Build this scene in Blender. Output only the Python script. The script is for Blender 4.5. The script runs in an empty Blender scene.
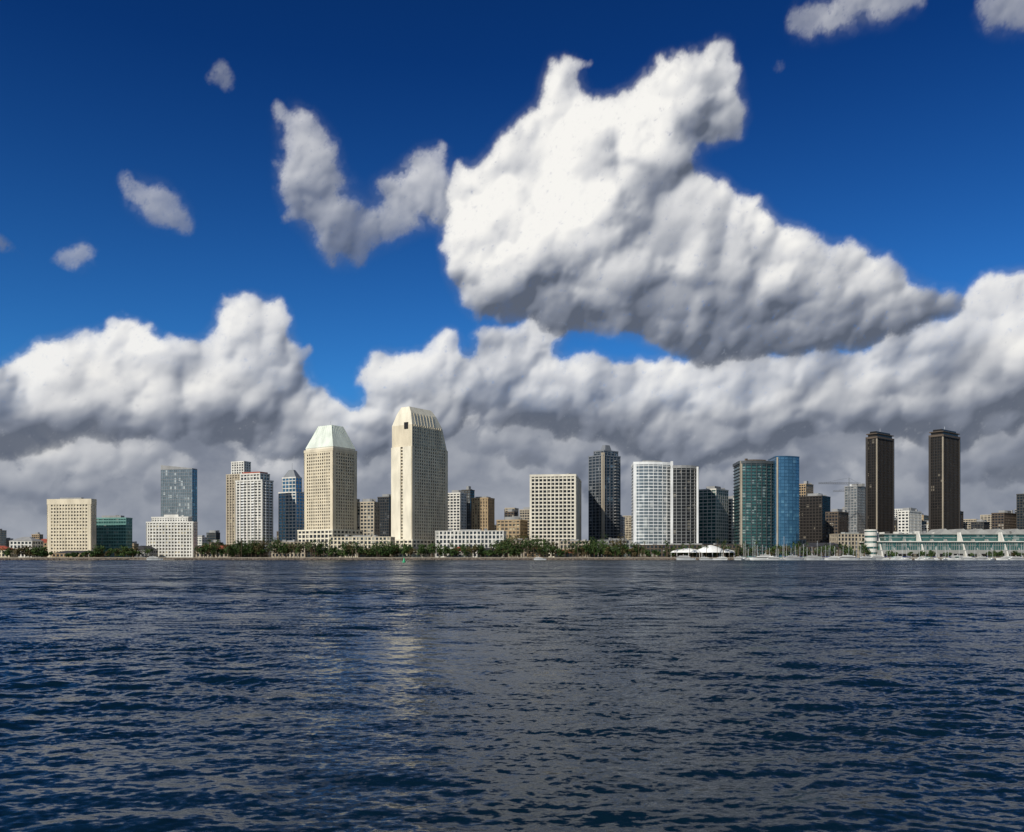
import bpy, math, random
import numpy as np
from mathutils import Vector
random.seed(7); np.random.seed(7)
F=900.0; HX=512.0; HY=556.0; CH=4.0
sc=bpy.context.scene
def PX(px,D): return (px-HX)/F*D
def PZ(py,D): return CH+(HY-py)/F*D

# ------------------------------------------------------------ materials
MATS={}
def mat(name,col,rough=0.7,metal=0.0,var=0.15,scale=0.15,spec=0.4):
    m=bpy.data.materials.new(name); m.use_nodes=True; nt=m.node_tree; N=nt.nodes; L=nt.links
    b=N['Principled BSDF']; b.inputs['Roughness'].default_value=rough; b.inputs['Metallic'].default_value=metal
    b.inputs['Specular IOR Level'].default_value=spec
    g=N.new('ShaderNodeNewGeometry'); n=N.new('ShaderNodeTexNoise'); n.inputs['Scale'].default_value=scale; n.inputs['Detail'].default_value=4
    mp=N.new('ShaderNodeMapping'); mp.inputs['Scale'].default_value=(1,1,0.35)
    L.new(g.outputs['Position'],mp.inputs[0]); L.new(mp.outputs[0],n.inputs['Vector'])
    mr=N.new('ShaderNodeMapRange'); mr.inputs[1].default_value=0.3; mr.inputs[2].default_value=0.7; mr.inputs[3].default_value=1-var; mr.inputs[4].default_value=1+var
    L.new(n.outputs[0],mr.inputs[0])
    vm=N.new('ShaderNodeVectorMath'); vm.operation='SCALE'; vm.inputs[0].default_value=col[:3]
    L.new(mr.outputs[0],vm.inputs['Scale']); L.new(vm.outputs[0],b.inputs['Base Color'])
    MATS[name]=m; return name
def glass(name,c1,c2,rough=0.12,metal=0.5,blind=(0.45,0.42,0.36),frac=0.12,cell=(3,3,3.5)):
    m=bpy.data.materials.new(name); m.use_nodes=True; nt=m.node_tree; N=nt.nodes; L=nt.links
    b=N['Principled BSDF']; b.inputs['Roughness'].default_value=rough; b.inputs['Metallic'].default_value=metal
    g=N.new('ShaderNodeNewGeometry'); s=N.new('ShaderNodeVectorMath'); s.operation='SNAP'; s.inputs[1].default_value=cell
    L.new(g.outputs['Position'],s.inputs[0]); w=N.new('ShaderNodeTexWhiteNoise'); w.noise_dimensions='3D'; L.new(s.outputs[0],w.inputs['Vector'])
    big=N.new('ShaderNodeTexNoise'); big.inputs['Scale'].default_value=0.04; L.new(g.outputs['Position'],big.inputs['Vector'])
    ad=N.new('ShaderNodeMath'); ad.operation='ADD'; L.new(w.outputs[0],ad.inputs[0]); L.new(big.outputs[0],ad.inputs[1])
    hf=N.new('ShaderNodeMath'); hf.operation='MULTIPLY'; hf.inputs[1].default_value=0.6; L.new(ad.outputs[0],hf.inputs[0])
    mx=N.new('ShaderNodeMix'); mx.data_type='RGBA'; mx.inputs[6].default_value=(*c1,1); mx.inputs[7].default_value=(*c2,1); L.new(hf.outputs[0],mx.inputs[0])
    gt=N.new('ShaderNodeMath'); gt.operation='GREATER_THAN'; gt.inputs[1].default_value=1-frac
    sp=N.new('ShaderNodeSeparateColor'); L.new(w.outputs['Color'],sp.inputs[0]); L.new(sp.outputs[1],gt.inputs[0])
    mx2=N.new('ShaderNodeMix'); mx2.data_type='RGBA'; mx2.inputs[7].default_value=(*blind,1)
    L.new(gt.outputs[0],mx2.inputs[0]); L.new(mx.outputs[2],mx2.inputs[6]); L.new(mx2.outputs[2],b.inputs['Base Color'])
    MATS[name]=m; return name
mat('white_concrete',(0.66,0.64,0.58)); mat('cream_concrete',(0.66,0.58,0.43)); mat('cream_light',(0.74,0.68,0.54))
mat('beige_concrete',(0.42,0.36,0.27)); mat('tan_stone',(0.36,0.26,0.15)); mat('brown_concrete',(0.10,0.075,0.055)); mat('sand_white',(0.68,0.63,0.52))
mat('grey_concrete',(0.27,0.27,0.265)); mat('dark_concrete',(0.05,0.048,0.045)); mat('bronze_dark',(0.022,0.019,0.017),0.4,0.3); mat('bronze_frame',(0.034,0.028,0.024),0.5,0.2)
mat('roof_green',(0.68,0.73,0.64),0.5); mat('roof_red',(0.30,0.07,0.04)); mat('roof_dark',(0.04,0.04,0.045)); mat('roof_teal',(0.14,0.30,0.27),0.5)
mat('center_concrete',(0.30,0.30,0.28)); mat('mullion_blue',(0.05,0.13,0.22),0.3,0.5); mat('slate_frame',(0.075,0.085,0.09),0.5,0.1)
mat('white_paint',(0.8,0.8,0.78),0.4); mat('steel_grey',(0.22,0.23,0.24),0.4,0.3); mat('mast_metal',(0.6,0.6,0.6),0.4,0.3)
mat('red_paint',(0.5,0.03,0.02),0.4); mat('green_paint',(0.02,0.35,0.15),0.4); mat('blue_canvas',(0.02,0.06,0.25),0.8)
mat('rock',(0.12,0.095,0.075),0.9,0,0.5,0.6); mat('land_ground',(0.14,0.12,0.09),0.95,0,0.3,0.02); mat('paving',(0.28,0.25,0.2),0.9)
mat('timber',(0.12,0.08,0.05),0.8); mat('trunk',(0.10,0.07,0.045),0.9); mat('hill_scrub',(0.10,0.11,0.09),0.95,0,0.3,0.01); mat('asphalt',(0.05,0.05,0.052),0.9)
glass('glass_dark',(0.012,0.016,0.022),(0.05,0.06,0.075),0.15,0.3)
glass('glass_black',(0.008,0.008,0.009),(0.022,0.02,0.018),0.25,0.1,(0.16,0.14,0.11),0.04)
glass('glass_blue',(0.04,0.12,0.21),(0.09,0.22,0.35),0.12,0.5,(0.13,0.28,0.40),0.08)
glass('glass_navy',(0.015,0.024,0.036),(0.045,0.065,0.085),0.12,0.45,(0.3,0.32,0.33),0.06)
glass('glass_teal',(0.03,0.10,0.10),(0.08,0.19,0.18),0.15,0.4,(0.30,0.37,0.34),0.12)
glass('glass_steel',(0.10,0.125,0.14),(0.24,0.27,0.29),0.15,0.4,(0.5,0.5,0.48),0.1)
glass('glass_warm',(0.03,0.028,0.025),(0.12,0.10,0.075),0.2,0.2,(0.5,0.42,0.28),0.2)
def leafmat(name,c1,c2):
    m=bpy.data.materials.new(name); m.use_nodes=True; nt=m.node_tree; N=nt.nodes; L=nt.links
    b=N['Principled BSDF']; b.inputs['Roughness'].default_value=0.7; b.inputs['Specular IOR Level'].default_value=0.2
    g=N.new('ShaderNodeNewGeometry'); n=N.new('ShaderNodeTexNoise'); n.inputs['Scale'].default_value=0.25; n.inputs['Detail'].default_value=4
    L.new(g.outputs['Position'],n.inputs['Vector']); r=N.new('ShaderNodeValToRGB'); r.color_ramp.elements[0].position=0.35; r.color_ramp.elements[1].position=0.68
    r.color_ramp.elements[0].color=(*c1,1); r.color_ramp.elements[1].color=(*c2,1); L.new(n.outputs[0],r.inputs[0]); L.new(r.outputs[0],b.inputs['Base Color'])
    MATS[name]=m
leafmat('foliage',(0.018,0.045,0.012),(0.075,0.115,0.03)); leafmat('foliage_dry',(0.05,0.045,0.018),(0.12,0.09,0.035)); leafmat('palm_leaf',(0.025,0.05,0.016),(0.07,0.105,0.035))

# ------------------------------------------------------------ mesh builder
class MB:
    def __init__(s): s.v=[]; s.f=[]; s.m=[]
    def face(s,pts,mt):
        i=len(s.v); s.v+= [tuple(p) for p in pts]; s.f.append(tuple(range(i,i+len(pts)))); s.m.append(mt)
    def loft(s,A,zA,B,zB,mt,cap=True,capm=None,bot=True):
        n=len(A); i=len(s.v)
        za=zA if hasattr(zA,'__len__') else [zA]*n; zb=zB if hasattr(zB,'__len__') else [zB]*n
        s.v+=[(A[k][0],A[k][1],za[k]) for k in range(n)]+[(B[k][0],B[k][1],zb[k]) for k in range(n)]
        for k in range(n):
            j=(k+1)%n; s.f.append((i+k,i+j,i+n+j,i+n+k)); s.m.append(mt)
        if cap: s.f.append(tuple(range(i+n,i+2*n))); s.m.append(capm or mt)
        if bot: s.f.append(tuple(reversed(range(i,i+n)))); s.m.append(mt)
    def prism(s,P,z0,z1,mt,capm=None): s.loft(P,z0,P,z1,mt,True,capm)
    def box(s,cx,cy,z0,sx,sy,sz,rot,mt):
        c,n=math.cos(rot),math.sin(rot)
        P=[(cx+a*sx/2*c-b*sy/2*n,cy+a*sx/2*n+b*sy/2*c) for a,b in((-1,-1),(1,-1),(1,1),(-1,1))]
        s.prism(P,z0,z0+sz,mt)
    def beam(s,a,b,r,mt,n=4):
        a=Vector(a);b=Vector(b);d=(b-a).normalized(); u=d.orthogonal().normalized(); w=d.cross(u); i=len(s.v)
        for p in(a,b):
            for k in range(n):
                t=2*math.pi*k/n+0.785; s.v.append(tuple(p+(u*math.cos(t)+w*math.sin(t))*r))
        for k in range(n):
            j=(k+1)%n; s.f.append((i+k,i+j,i+n+j,i+n+k)); s.m.append(mt)
        s.f.append(tuple(range(i+n,i+2*n))); s.m.append(mt)
    def obj(s,name,smooth=False):
        V=np.array(s.v,dtype=float); o0=np.array([V[:,0].mean(),V[:,1].mean(),V[:,2].min()]); V=V-o0
        me=bpy.data.meshes.new(name); me.from_pydata(V.tolist(),[],s.f)
        names=sorted(set(s.m)); ix={n:i for i,n in enumerate(names)}
        for n in names: me.materials.append(MATS[n])
        me.polygons.foreach_set('material_index',[ix[x] for x in s.m])
        if smooth: me.polygons.foreach_set('use_smooth',[True]*len(s.f))
        me.update(); o=bpy.data.objects.new(name,me); o.location=o0; sc.collection.objects.link(o); return o
def offset(P,d):
    n=len(P); out=[]
    for i in range(n):
        p0=Vector(P[i-1]);p1=Vector(P[i]);p2=Vector(P[(i+1)%n])
        e1=(p1-p0).normalized();e2=(p2-p1).normalized(); n1=Vector((e1.y,-e1.x));n2=Vector((e2.y,-e2.x))
        b=(n1+n2); k=b.dot(n1)
        out.append(tuple(p1+b*(d/max(k,0.2))))
    return out
def rect(x0,xc,x1,D,a=25,depth=30):
    """CCW footprint: near corner seen at column xc, left face to x0, right face to x1"""
    a=math.radians(a); u0,uc,u1=[(p-HX)/F for p in(x0,xc,x1)]
    C=Vector((uc*D,D)); dl=Vector((-math.cos(a),math.sin(a))); dr=Vector((math.sin(a),math.cos(a)))
    tl=(C.x-u0*C.y)/(math.cos(a)+u0*math.sin(a)) if xc>x0 else depth
    den=math.sin(a)-u1*math.cos(a)
    tr=(u1*C.y-C.x)/den if (x1>xc and den>0.02) else depth
    tl=min(tl,120); tr=min(max(tr,8),90)
    return [tuple(C),tuple(C+dr*tr),tuple(C+dr*tr+dl*tl),tuple(C+dl*tl)]
def facade(mb,P,z0,z1,fh=4,bay=4,sp=1.4,pw=1.2,dep=0.6,wall='white_concrete',gl='glass_dark',edges=None,par=1.5,roof='grey_concrete',spd=None,corner=0):
    mb.prism(P,z0,z1,gl,roof)
    spd=dep*0.8 if spd is None else spd
    nf=max(1,int(round((z1-z0)/fh))); h=(z1-z0)/nf
    if sp>0:
        Q=offset(P,spd)
        for k in range(nf): mb.prism(Q,z0+k*h-0.003,z0+k*h+sp,wall)
    mb.prism(offset(P,dep+0.15),z1-par*0.6,z1+par*0.4,wall,roof)
    if pw>0:
        n=len(P)
        for i in range(n):
            if edges is not None and i not in edges: continue
            a=Vector(P[i]);b=Vector(P[(i+1)%n]);L=(b-a).length;d=(b-a)/L;nn=Vector((d.y,-d.x))
            m=max(1,int(round(L/bay))); rot=math.atan2(d.y,d.x)
            for k in range(m+1):
                w=pw*(1+corner) if k in(0,m) else pw
                t=min(max(L*k/m,w/2-dep),L-w/2+dep); c=a+d*t+nn*(dep/2-0.05)
                mb.box(c.x,c.y,z0,w,dep+0.1,z1-z0-0.01,rot,wall)
def mech(mb,P,z,k=0.5,h=5,mt='grey_concrete',n=2):
    c=sum((Vector(p) for p in P),Vector((0,0)))/len(P)
    Q=[tuple(c+(Vector(p)-c)*k) for p in P]; mb.prism(Q,z,z+h,mt)
    for i in range(n):
        q=c+(Vector(P[i%len(P)])-c)*random.uniform(.3,.7); mb.box(q.x,q.y,z,random.uniform(2,5),random.uniform(2,5),random.uniform(1.5,h+1),random.random(),mt)
G=2.2
def tower(name,x0,xc,x1,top,D,a=25,depth=30,k=0.5,mh=4,base=None,**kw):
    mb=MB(); P=rect(x0,xc,x1,D,a,depth); z1=PZ(top,D)
    facade(mb,P,G,z1,**kw)
    if k: mech(mb,P,z1,k,mh)
    return mb,P,z1

# ------------------------------------------------------------ main towers
mb,P,z=tower('',48,91,94,501,960,8,28,fh=3.6,bay=3.4,sp=1.7,pw=1.3,dep=.7,wall='cream_concrete',gl='glass_warm',par=6,corner=1.5); mb.obj('office_block')
mb,P,z=tower('',94,126,132,518,1000,10,30,fh=3.8,bay=3,sp=1.3,pw=.35,dep=.3,wall='roof_teal',gl='glass_teal',k=.6,mh=3); mb.obj('glass_office_building')
mb=MB(); P=rect(161,192,197,1120,14,35); z=PZ(469,1120)
facade(mb,P,G,z,fh=4.2,bay=3.2,sp=.7,pw=.35,dep=.25,wall='steel_grey',gl='glass_steel',par=.6)
zz=[z+1,z+1,z+6,z+6]; mb.loft(offset(P,.2),z,offset(P,.2),zz,'grey_concrete'); mb.obj('glass_office_tower')
mb=MB(); D=960
facade(mb,rect(147,193,196,D,8,30),G,PZ(522,D),fh=3.4,bay=3.4,sp=1.4,pw=1.2,dep=.7,wall='white_concrete',gl='glass_warm',corner=1)
P=rect(152,188,190,D+4,8,22); facade(mb,P,PZ(522,D),PZ(517,D),fh=3,bay=3,sp=1.2,pw=1.4,dep=.5,wall='white_concrete',gl='glass_dark')
mech(mb,P,PZ(517,D),.4,3,'white_concrete'); mb.obj('white_hotel')
mb,P,z=tower('',227,246,253,474,1120,25,fh=3.3,bay=4.5,sp=1.2,pw=1.6,dep=.9,wall='beige_concrete',gl='glass_warm',k=0)
Q=rect(232,244,250,1126,25); facade(mb,Q,z,PZ(461,1120),fh=3.3,bay=4,sp=1.2,pw=1.5,dep=.8,wall='white_concrete',gl='glass_dark'); mb.obj('apartment_tower')
mb=MB(); D=1040; P=rect(237,262,272,D,25); z=PZ(480,D)
facade(mb,P,G,z,fh=3.3,bay=5,sp=1.3,pw=1.5,dep=1.3,wall='white_concrete',gl='glass_dark')
Q=rect(241,260,269,D+5,25); facade(mb,Q,z,PZ(473,D),fh=3.3,bay=5,sp=1.3,pw=1.3,dep=.8,wall='white_concrete',gl='glass_dark')
mb.prism(offset(Q,-1),PZ(473,D)+.6,PZ(471,D),'roof_red')
for e in(0,3):
    a=Vector(P[e]);b=Vector(P[(e+1)%4]);d=(b-a);L=d.length;d/=L;nn=Vector((d.y,-d.x))
    for t in(.3,.7):
        p=a+d*L*t+nn*1.6; nf=int((z-G)/3.3)
        for k in range(1,nf): mb.box(p.x,p.y,G+k*3.3,4.4,3,1.1,math.atan2(d.y,d.x),'white_paint')
mb.obj('balcony_apartment_tower')
mb=MB(); D=1080; P=rect(279,296,305,D,28); z=PZ(492,D)
facade(mb,P,G,z,fh=4,bay=5.5,sp=1.2,pw=.9,dep=.5,wall='white_concrete',gl='glass_blue')
Q=offset(P,-3); z2=PZ(477,D); facade(mb,Q,z,z2,fh=4,bay=5,sp=1,pw=.8,dep=.4,wall='white_concrete',gl='glass_blue')
c=sum((Vector(p) for p in Q),Vector((0,0)))/4; R=[tuple(c+(Vector(p)-c)*.35) for p in Q]
mb.loft(Q,z2,R,PZ(469,D),'steel_grey'); mb.beam((c.x,c.y,z2),(c.x,c.y,PZ(462,D)),.3,'mast_metal'); mb.obj('peaked_glass_tower')
# hotel tower with hipped roof
mb=MB(); D=985; P=rect(305,333,356,D,35); z=PZ(449,D); 
facade(mb,P,PZ(530,D),z,fh=3.5,bay=3.5,sp=1.5,pw=1.5,dep=.8,wall='cream_concrete',gl='glass_warm',corner=1.6,par=3)
facade(mb,offset(P,5),G,PZ(530,D),fh=5,bay=6,sp=1.6,pw=1.6,dep=.8,wall='cream_light',gl='glass_dark')
Q=offset(P,-.6); zt=PZ(446,D); mb.prism(Q,z,zt,'cream_light')
c=sum((Vector(p) for p in Q),Vector((0,0)))/4; R=[tuple(c+(Vector(p)-c)*.5) for p in Q]; zr=PZ(423,D)
mb.loft(offset(Q,.3),zt,R,zr,'roof_green')
for i in range(4):
    for t in np.linspace(0,1,9):
        a=Vector(Q[i]).lerp(Vector(Q[(i+1)%4]),t);b=Vector(R[i]).lerp(Vector(R[(i+1)%4]),t)
        mb.beam((a.x,a.y,zt+.1),(b.x,b.y,zr+.1),.22,'roof_green')
mb.beam((c.x,c.y,zr),(c.x,c.y,zr+6),.2,'mast_metal'); mb.obj('hip_roof_hotel_tower')
# tall hotel tower with mansard shoulders
mb=MB(); D=975; P=rect(392,412,447,D,36); z=PZ(446,D); zl=PZ(424,D)
facade(mb,P,PZ(540,D),z,fh=3.5,bay=3.6,sp=1.4,pw=1.7,dep=.7,wall='cream_concrete',gl='glass_warm',edges=[0,1,2],corner=1.2,par=.2)
a=Vector(P[3]);b=Vector(P[0]);d=(b-a);L=d.length;d/=L;nn=Vector((d.y,-d.x)); rot=math.atan2(d.y,d.x)
for t,w in((.235,.47),(.79,.42)):
    p=a+d*L*t+nn*.55; mb.box(p.x,p.y,PZ(540,D),L*w,1.5,z-PZ(540,D),rot,'cream_light')
A0,A1,A2,A3=[Vector(p) for p in P]
def lerp(u,v): return tuple(A0+(A1-A0)*u+(A3-A0)*v)
lev=[(z,0,1,0,1),(PZ(424,D),0,.86,0.0,1.0),(PZ(412,D),.03,.74,.10,.80),(PZ(405.5,D),.05,.66,.22,.62)]
def ring(l): _,u0,u1,v0,v1=l; return [lerp(u0,v0),lerp(u1,v0),lerp(u1,v1),lerp(u0,v1)]
for i in range(3):
    mb.loft(ring(lev[i]),lev[i][0]+.002*i,ring(lev[i+1]),lev[i+1][0],'cream_light' if i else 'cream_concrete')
dd=(A1-A0).normalized(); n2=Vector((dd.y,-dd.x)); r2=math.atan2(dd.y,dd.x); LL=(A1-A0).length; nb=int(round(LL/3.6))
for k in range(6):
    zz=z+1.6+k*3.5; fr=(zz-z)/(zl-z)
    for j in range(nb):
        u=(j+.5)/nb
        if u<1-.14*fr-.05:
            p=A0+(A1-A0)*u; mb.box(p.x,p.y,zz,1.5,.3,1.7,r2,'glass_warm')
for j in range(nb):
    u=j/nb
    if u<.86:
        p=A0+(A1-A0)*u+n2*.3; mb.box(p.x,p.y,z,1.2,.7,(zl-z),r2,'cream_concrete')
pa=a+d*L*.72+nn*.1; mb.box(pa.x,pa.y,PZ(428,D),5.5,1.2,7,rot,'glass_black')
for k in range(7):
    u=.1+k*.085; p=A0+(A1-A0)*u; q=lerp(u,.10); 
    mb.beam((p.x,p.y,zl+.2),(q[0]+n2.x*.2,q[1]+n2.y*.2,PZ(412,D)),.35,'cream_concrete')
facade(mb,offset(P,6),G,PZ(540,D),fh=5,bay=6,sp=1.6,pw=1.6,dep=.8,wall='cream_light',gl='glass_dark'); mb.obj('mansard_hotel_tower')
mb,P,z=tower('',340,352,359,499,1060,30,fh=3.6,bay=4,sp=1.2,pw=.9,dep=.5,wall='beige_concrete',gl='glass_dark'); mb.obj('brown_office_building')
mb,P,z=tower('',357,374,379,502,1010,18,fh=3.8,bay=4,sp=1.5,pw=1.2,dep=.5,wall='beige_concrete',gl='glass_dark'); mb.obj('beige_office_building')
mb,P,z=tower('',378,389,395,497,1150,25,fh=3.6,bay=3.6,sp=1,pw=.7,dep=.4,wall='dark_concrete',gl='glass_navy'); mb.obj('dark_office_building')
mb,P,z=tower('',447,460,466,493,1090,25,fh=3.5,bay=4,sp=1.3,pw=1.2,dep=.6,wall='white_concrete',gl='glass_dark'); mb.obj('white_office_building')
mb,P,z=tower('',462,470,474,490,1120,25,fh=3.5,bay=4,sp=1.1,pw=.7,dep=.5,wall='dark_concrete',gl='glass_steel',k=.3); mb.obj('grey_office_building')
mb,P,z=tower('',472,488,494,498,1060,22,fh=3.8,bay=3.2,sp=1.2,pw=1.6,dep=.5,wall='tan_stone',gl='glass_warm',k=.7,mh=2); mb.obj('tan_office_building')
mb,P,z=tower('',497,520,527,520,1000,20,fh=4,bay=4.5,sp=1.6,pw=1.2,dep=.5,wall='tan_stone',gl='glass_warm'); mb.obj('brick_office_building')
mb,P,z=tower('',505,514,517,512,1150,20,fh=4,bay=4.5,sp=1.2,pw=1,dep=.5,wall='brown_concrete',gl='glass_dark'); mb.obj('brown_office_building')
mb,P,z=tower('',531,575,581,475,985,8,35,fh=4.1,bay=4.3,sp=1.4,pw=1.1,dep=1.3,wall='sand_white',gl='glass_black',k=.55,mh=3,par=2.4,corner=.7); mb.obj('grid_facade_hotel')
mb=MB(); D=1060; P=rect(589,603,620,D,50); z=PZ(455,D)
facade(mb,P,G,z,fh=3.7,bay=6,sp=.9,pw=.9,dep=.5,wall='steel_grey',gl='glass_navy')
Q=rect(594,604,618,D+4,50); facade(mb,Q,z,PZ(450,D),fh=3.7,bay=6,sp=.7,pw=.7,dep=.3,wall='steel_grey',gl='glass_navy')
c=sum((Vector(p) for p in Q),Vector((0,0)))/4; R=[tuple(c+(Vector(p)-c)*.5) for p in Q]; zz=PZ(450,D)
mb.loft(R,zz,[tuple(c+(Vector(p)-c)*.3) for p in Q],PZ(443.5,D),'steel_grey')
e=Vector(P[0]); mb.box(e.x,e.y+1.2,G,3.2,3.2,z-G+3,.3,'beige_concrete')
for k in range(int((z-G)/3.7)):
    p=Vector(P[0]).lerp(Vector(P[1]),.75); mb.box(p.x+.9,p.y-1,G+k*3.7,6,2.6,.9,math.radians(40),'grey_concrete')
mb.obj('condominium_glass_tower')
def arc(x0,x1,D,bul,n,depth=34):
    A=Vector((PX(x0,D),D));B=Vector((PX(x1,D+6),D+6)); out=[]
    for k in range(n+1):
        t=k/n; p=A.lerp(B,t); p.y-=bul*4*t*(1-t); out.append((p.x,p.y))
    return out+[(B.x+2,B.y+depth),(A.x+2,A.y+depth)]
mb=MB(); D=960
PA=arc(634,671,D,5,8); zA=PZ(463,D)
facade(mb,PA,G,zA,fh=3.5,bay=4.6,sp=.8,pw=.35,dep=.5,wall='white_paint',gl='glass_steel',par=3,edges=list(range(8)))
PB=arc(671.6,698,D-3,6,6); zB=PZ(467,D)
facade(mb,PB,G,zB,fh=3.5,bay=30,sp=.4,pw=.3,dep=.9,wall='grey_concrete',gl='glass_black',par=3,edges=list(range(6)),spd=.8)
mb.box(PX(697,D),D-1,G,1.6,5,zB-G,0,'white_paint')
mb.box(PX(635,D),D+2,G,3,6,zA-G-.5,0,'white_paint'); mb.box(PX(671.3,D),D-2,G,2.2,5,zA-G+1.5,0,'white_paint')
mech(mb,PA,zA,.5,3); mb.obj('curved_hotel_tower')
mb,P,z=tower('',699,716,728,489,1000,40,fh=3.8,bay=5,sp=.9,pw=.5,dep=.4,wall='white_concrete',gl='glass_teal'); mb.obj('teal_glass_building')
mb,P,z=tower('',722,737,741,499,1030,22,fh=3.7,bay=5,sp=1.6,pw=.8,dep=.4,wall='white_concrete',gl='glass_dark'); mb.obj('white_office_building')
mb=MB(); D=950
PA=arc(740,775,D,5,7); facade(mb,PA,G,PZ(462,D),fh=3.5,bay=5,sp=.55,pw=.5,dep=1.1,wall='slate_frame',gl='glass_teal',edges=list(range(7)),par=3,spd=1.0)
PB=arc(775.6,799,D-6,4,6); facade(mb,PB,G,PZ(457,D),fh=3.5,bay=4.5,sp=.4,pw=.25,dep=.3,wall='mullion_blue',gl='glass_blue',par=1,edges=list(range(6)))
mb.box(PX(775.2,D),D-6,G,1.2,5,PZ(458,D)-G,0,'beige_concrete'); mb.box(PX(741,D),D+1,G,2,5,PZ(461,D)-G,0,'beige_concrete')
mech(mb,PA,PZ(462,D),.5,3,'brown_concrete'); mb.obj('blue_glass_hotel_tower')
mb,P,z=tower('',800,822,830,496,1080,38,fh=3.7,bay=4,sp=1.1,pw=.9,dep=.4,wall='bronze_frame',gl='glass_black'); mb.obj('dark_brown_building')
mb,P,z=tower('',799,806,813,484,1250,42,fh=3.7,bay=4,sp=1.1,pw=.9,dep=.4,wall='tan_stone',gl='glass_dark',k=.3); mb.obj('brick_apartment_tower')
mb,P,z=tower('',845,857,868,486,1200,45,fh=3.6,bay=4,sp=1.1,pw=.9,dep=.5,wall='grey_concrete',gl='glass_steel'); mb.obj('grey_apartment_tower')
mb,P,z=tower('',826,838,848,512,1030,42,fh=3.6,bay=4,sp=1.3,pw=.9,dep=.5,wall='brown_concrete',gl='glass_dark'); mb.obj('brick_office_building')
def twin(x0,xc,x1,top,D):
    mb=MB(); P=rect(x0,xc,x1,D,50); z=PZ(top+7,D)
    facade(mb,P,G,z,fh=3.4,bay=3.4,sp=.8,pw=.6,dep=.8,wall='bronze_frame',gl='glass_black',corner=1.0,par=1,spd=.3)
    zz=z
    for k,h in((1.5,2.2),(-1,3.0),(1.0,1.0),(-3,2.6)):
        Q=offset(P,k*.8); mb.prism(Q,zz+.01,zz+h,'brown_concrete' if k>0 else 'bronze_dark'); zz+=h
    c=sum((Vector(p) for p in P),Vector((0,0)))/4; mb.beam((c.x,c.y,zz),(c.x,c.y,zz+5),.2,'mast_metal')
    p=Vector(P[0]); mb.box(p.x,p.y,G,1.6,1.6,z-G+1,math.radians(50),'beige_concrete')
    for i in(1,3):
        p=Vector(P[i]); mb.box(p.x,p.y,G,2.6,2.6,z-G+1,math.radians(50),'bronze_frame')
    mb.obj('dark_twin_tower')
twin(867,877,893,431,1090); twin(930,943,959,429,1060)
mb,P,z=tower('',898,909,921,511,1010,45,fh=3.6,bay=4,sp=1.4,pw=1.3,dep=.5,wall='white_concrete',gl='glass_dark',k=.6); mb.obj('white_apartment_building')
mb,P,z=tower('',1017,1026,1042,494,1150,48,fh=3.6,bay=4,sp=1,pw=.8,dep=.5,wall='dark_concrete',gl='glass_navy'); mb.obj('dark_office_tower')
mb,P,z=tower('',992,1004,1018,513,1150,48,fh=3.6,bay=4,sp=1.2,pw=.8,dep=.5,wall='brown_concrete',gl='glass_dark'); mb.obj('brown_office_building')
walls=['white_concrete','beige_concrete','grey_concrete','tan_stone','brown_concrete','cream_concrete','dark_concrete','beige_concrete','brown_concrete']
gls=['glass_dark','glass_warm','glass_navy','glass_steel']
def filler(x0,x1,t0,t1,D0,D1,n):
    for i in range(n):
        D=random.uniform(D0,D1); c=random.uniform(x0,x1); w=random.uniform(9,22); u=(c-HX)/F
        a=max(15,math.degrees(math.atan(max(0,u)))+14) if c>512 else random.uniform(12,28)
        mb,P,z=tower('',c-w*.5,c+w*.2,c+w*.5,random.uniform(t0,t1),D,a,fh=3.6,bay=random.uniform(3,5),sp=random.uniform(1,1.7),pw=random.uniform(.5,1.4),dep=.4,wall=random.choice(walls),gl=random.choice(gls),k=random.choice([0,.4,.6]))
        mb.obj('downtown_building')
filler(5,140,534,546,1250,1800,8); filler(196,240,532,543,1150,1500,4); filler(270,400,516,538,1180,1500,12); filler(440,540,508,530,1180,1500,14)
filler(575,640,512,530,1180,1500,7); filler(690,745,505,530,1200,1500,4); filler(795,1030,507,526,1200,1600,30)
filler(-80,5,530,545,1200,1600,5); filler(1030,1120,505,530,1200,1500,7)

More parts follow.
